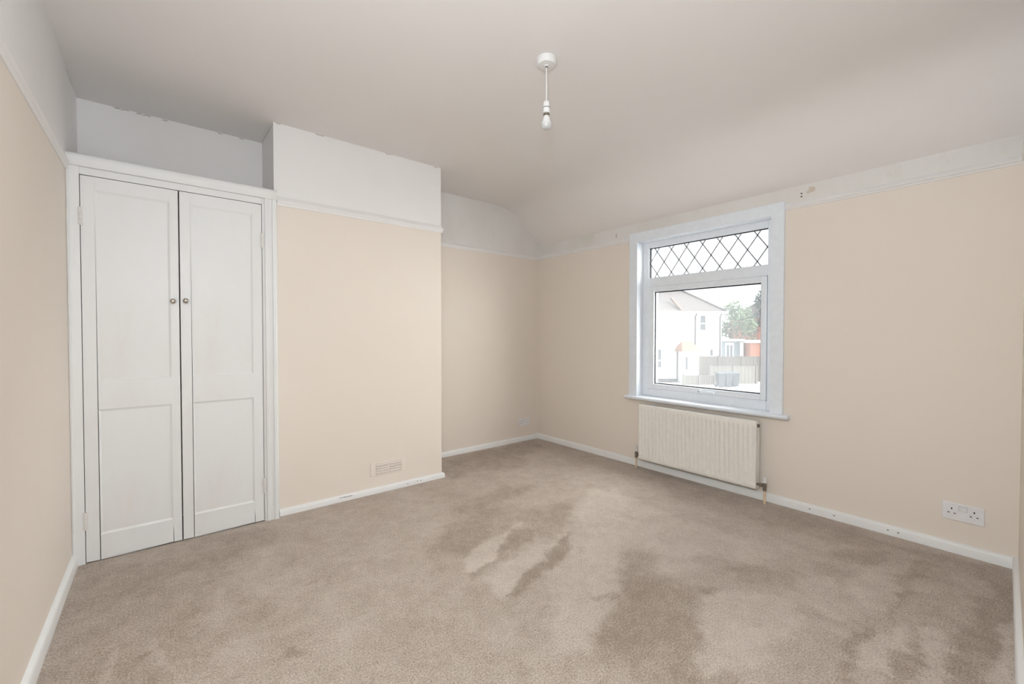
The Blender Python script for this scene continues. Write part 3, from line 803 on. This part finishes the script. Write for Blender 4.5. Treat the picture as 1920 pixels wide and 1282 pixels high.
# ---- wheelie bins
def bin_(u, v, label):
    b = otag('wheelie_bin', u, v, GZ, label, 'bin', 'wheelie bins by the garden fence')
    MB().hexa([P(u - .20, v - .22, GZ + .06), P(u + .20, v - .22, GZ + .06), P(u + .20, v + .2, GZ + .06), P(u - .20, v + .2, GZ + .06),
               P(u - .255, v - .30, GZ + .98), P(u + .255, v - .30, GZ + .98), P(u + .255, v + .28, GZ + .98), P(u - .255, v + .28, GZ + .98)]).build('body', 'bin_plastic', b, bevel=.02)
    MB().hexa([P(u - .27, v - .33, GZ + .98), P(u + .27, v - .33, GZ + .98), P(u + .27, v + .31, GZ + .98), P(u - .27, v + .31, GZ + .98),
               P(u - .24, v - .30, GZ + 1.03), P(u + .24, v - .30, GZ + 1.03), P(u + .24, v + .31, GZ + 1.08), P(u - .24, v + .31, GZ + 1.08)]).build('lid', 'bin_plastic', b, bevel=.01)
    MB().tube([P(u - .25, v + .36, GZ + 1.0), P(u + .25, v + .36, GZ + 1.0)], .02, 8).build('handle', 'bin_plastic', b)
    for s in (-.23, .23):
        MB().tube([P(u + s - .03, v + .22, GZ + .1), P(u + s + .03, v + .22, GZ + .1)], .1, 14).build('wheel', 'bin_plastic', b)
bin_(14.80, 30.6, 'dark grey wheelie bin, left one of the three in the yard')
bin_(15.36, 30.7, 'dark grey wheelie bin, middle one of the three in the yard')
bin_(15.90, 30.8, 'dark grey wheelie bin, right one of the three in the yard')
# ---- outbuilding and garage
sh = otag('garden_shed', 21.7, 42.5, GZ, 'grey garden outbuilding with white door behind the fence', 'shed')
mb = MB(); obox(mb, 20.35, 22.55, 42, 45, GZ, .50); mb.build('wall', 'shed_grey', sh)
mb = MB(); obox(mb, 20.2, 22.55, 41.7, 45.2, .50, .68); mb.build('fascia', 'render_white', sh)
mb = MB(); obox(mb, 20.75, 21.55, 41.93, 42.01, GZ + .1, .32); d_ = mb.build('door', 'upvc', sh)
for a in (20.87, 21.20):
    mb = MB(); obox(mb, a, a + .24, 41.90, 41.935, -1.05, .12); mb.build('pane', 'far_glass', d_)
mb = MB(); obox(mb, 22.2, 22.5, 41.93, 42.01, GZ, .40); mb.build('corner_post', 'upvc', sh)
ga = otag('brick_garage', 24, 42.5, GZ, 'orange brick garage with white fascia at the right of the window view', 'garage')
mb = MB(); obox(mb, 22.75, 27, 41.2, 45, GZ, .34); mb.build('wall', 'garage_brick', ga)
mb = MB(); obox(mb, 22.6, 27.2, 41.0, 45.2, .34, .56); mb.build('fascia', 'render_white', ga)
bh = otag('brick_house', 36, 60, GZ, 'red brick house partly hidden by trees at the right window edge', 'house')
mb = MB(); obox(mb, 33.2, 39, 58, 66, GZ, 3.4); mb.build('wall', 'garage_brick', bh)
mb = MB(); hip(mb, 32.8, 39.4, 57.6, 66.4, 35.5, 37, 62, 62, 3.38, 6.0); mb.build('roof', 'roof_tile', bh)
# ---- trees
def tree(u, v, h, rx, mat, seed, label, n=2600):
    t = otag('garden_tree', u, v, GZ, label, 'tree', 'trees behind the outbuildings')
    rnd = random.Random(seed)
    tr_ = MB(); tr_.tube([P(u, v, GZ), P(u + .1, v, GZ + h * .35), P(u - .05, v + .1, GZ + h * .75)], [.22, .16, .06], 8)
    for k in range(6):
        a = k * 1.05; tr_.tube([P(u, v, GZ + h * (.35 + .05 * k)), P(u + rx * .6 * math.cos(a), v + rx * .6 * math.sin(a), GZ + h * (.5 + .06 * k))], [.08, .02], 6)
    tr_.build('trunk', 'bark', t)
    lobes = []
    for k in range(16):
        a = rnd.uniform(0, 6.28); zz = rnd.uniform(.28, .9); rr = rx * (1.05 - abs(zz - .5) * 1.1) * rnd.uniform(.3, .8)
        lobes.append((u + rr * math.cos(a), v + rr * math.sin(a), GZ + h * zz, rx * rnd.uniform(.28, .45)))
    lobes.append((u, v, GZ + h * .9, rx * .3))
    mb = MB()
    for k in range(n):
        cu, cv, cz, r = rnd.choice(lobes)
        d = Vector((rnd.gauss(0, 1), rnd.gauss(0, 1), rnd.gauss(0, 1))).normalized() * r * rnd.uniform(.55, 1.05)
        c = Vector((cu + d.x, cv + d.y, cz + d.z)); s = rnd.uniform(.10, .22)
        a = Vector((rnd.gauss(0, 1), rnd.gauss(0, 1), rnd.gauss(0, 1))).normalized(); b = a.orthogonal().normalized()
        q = [c + a * s, c + b * s * .6, c - a * s, c - b * s * .6]
        mb.poly([P(*w) for w in q])
    mb.build('foliage', mat, t, flip=False)['kind'] = 'stuff'
tree(25.6, 50, 7.6, 2.9, 'leaf_green', 1, 'pale green bushy tree behind the grey outbuilding')
tree(30.6, 51.5, 9.2, 2.2, 'leaf_dark', 2, 'tall dark tree at the right edge of the window view')
tree(24.6, 56, 7.7, 2.0, 'leaf_dark', 3, 'dark conifer close to the white house behind the bushy tree')
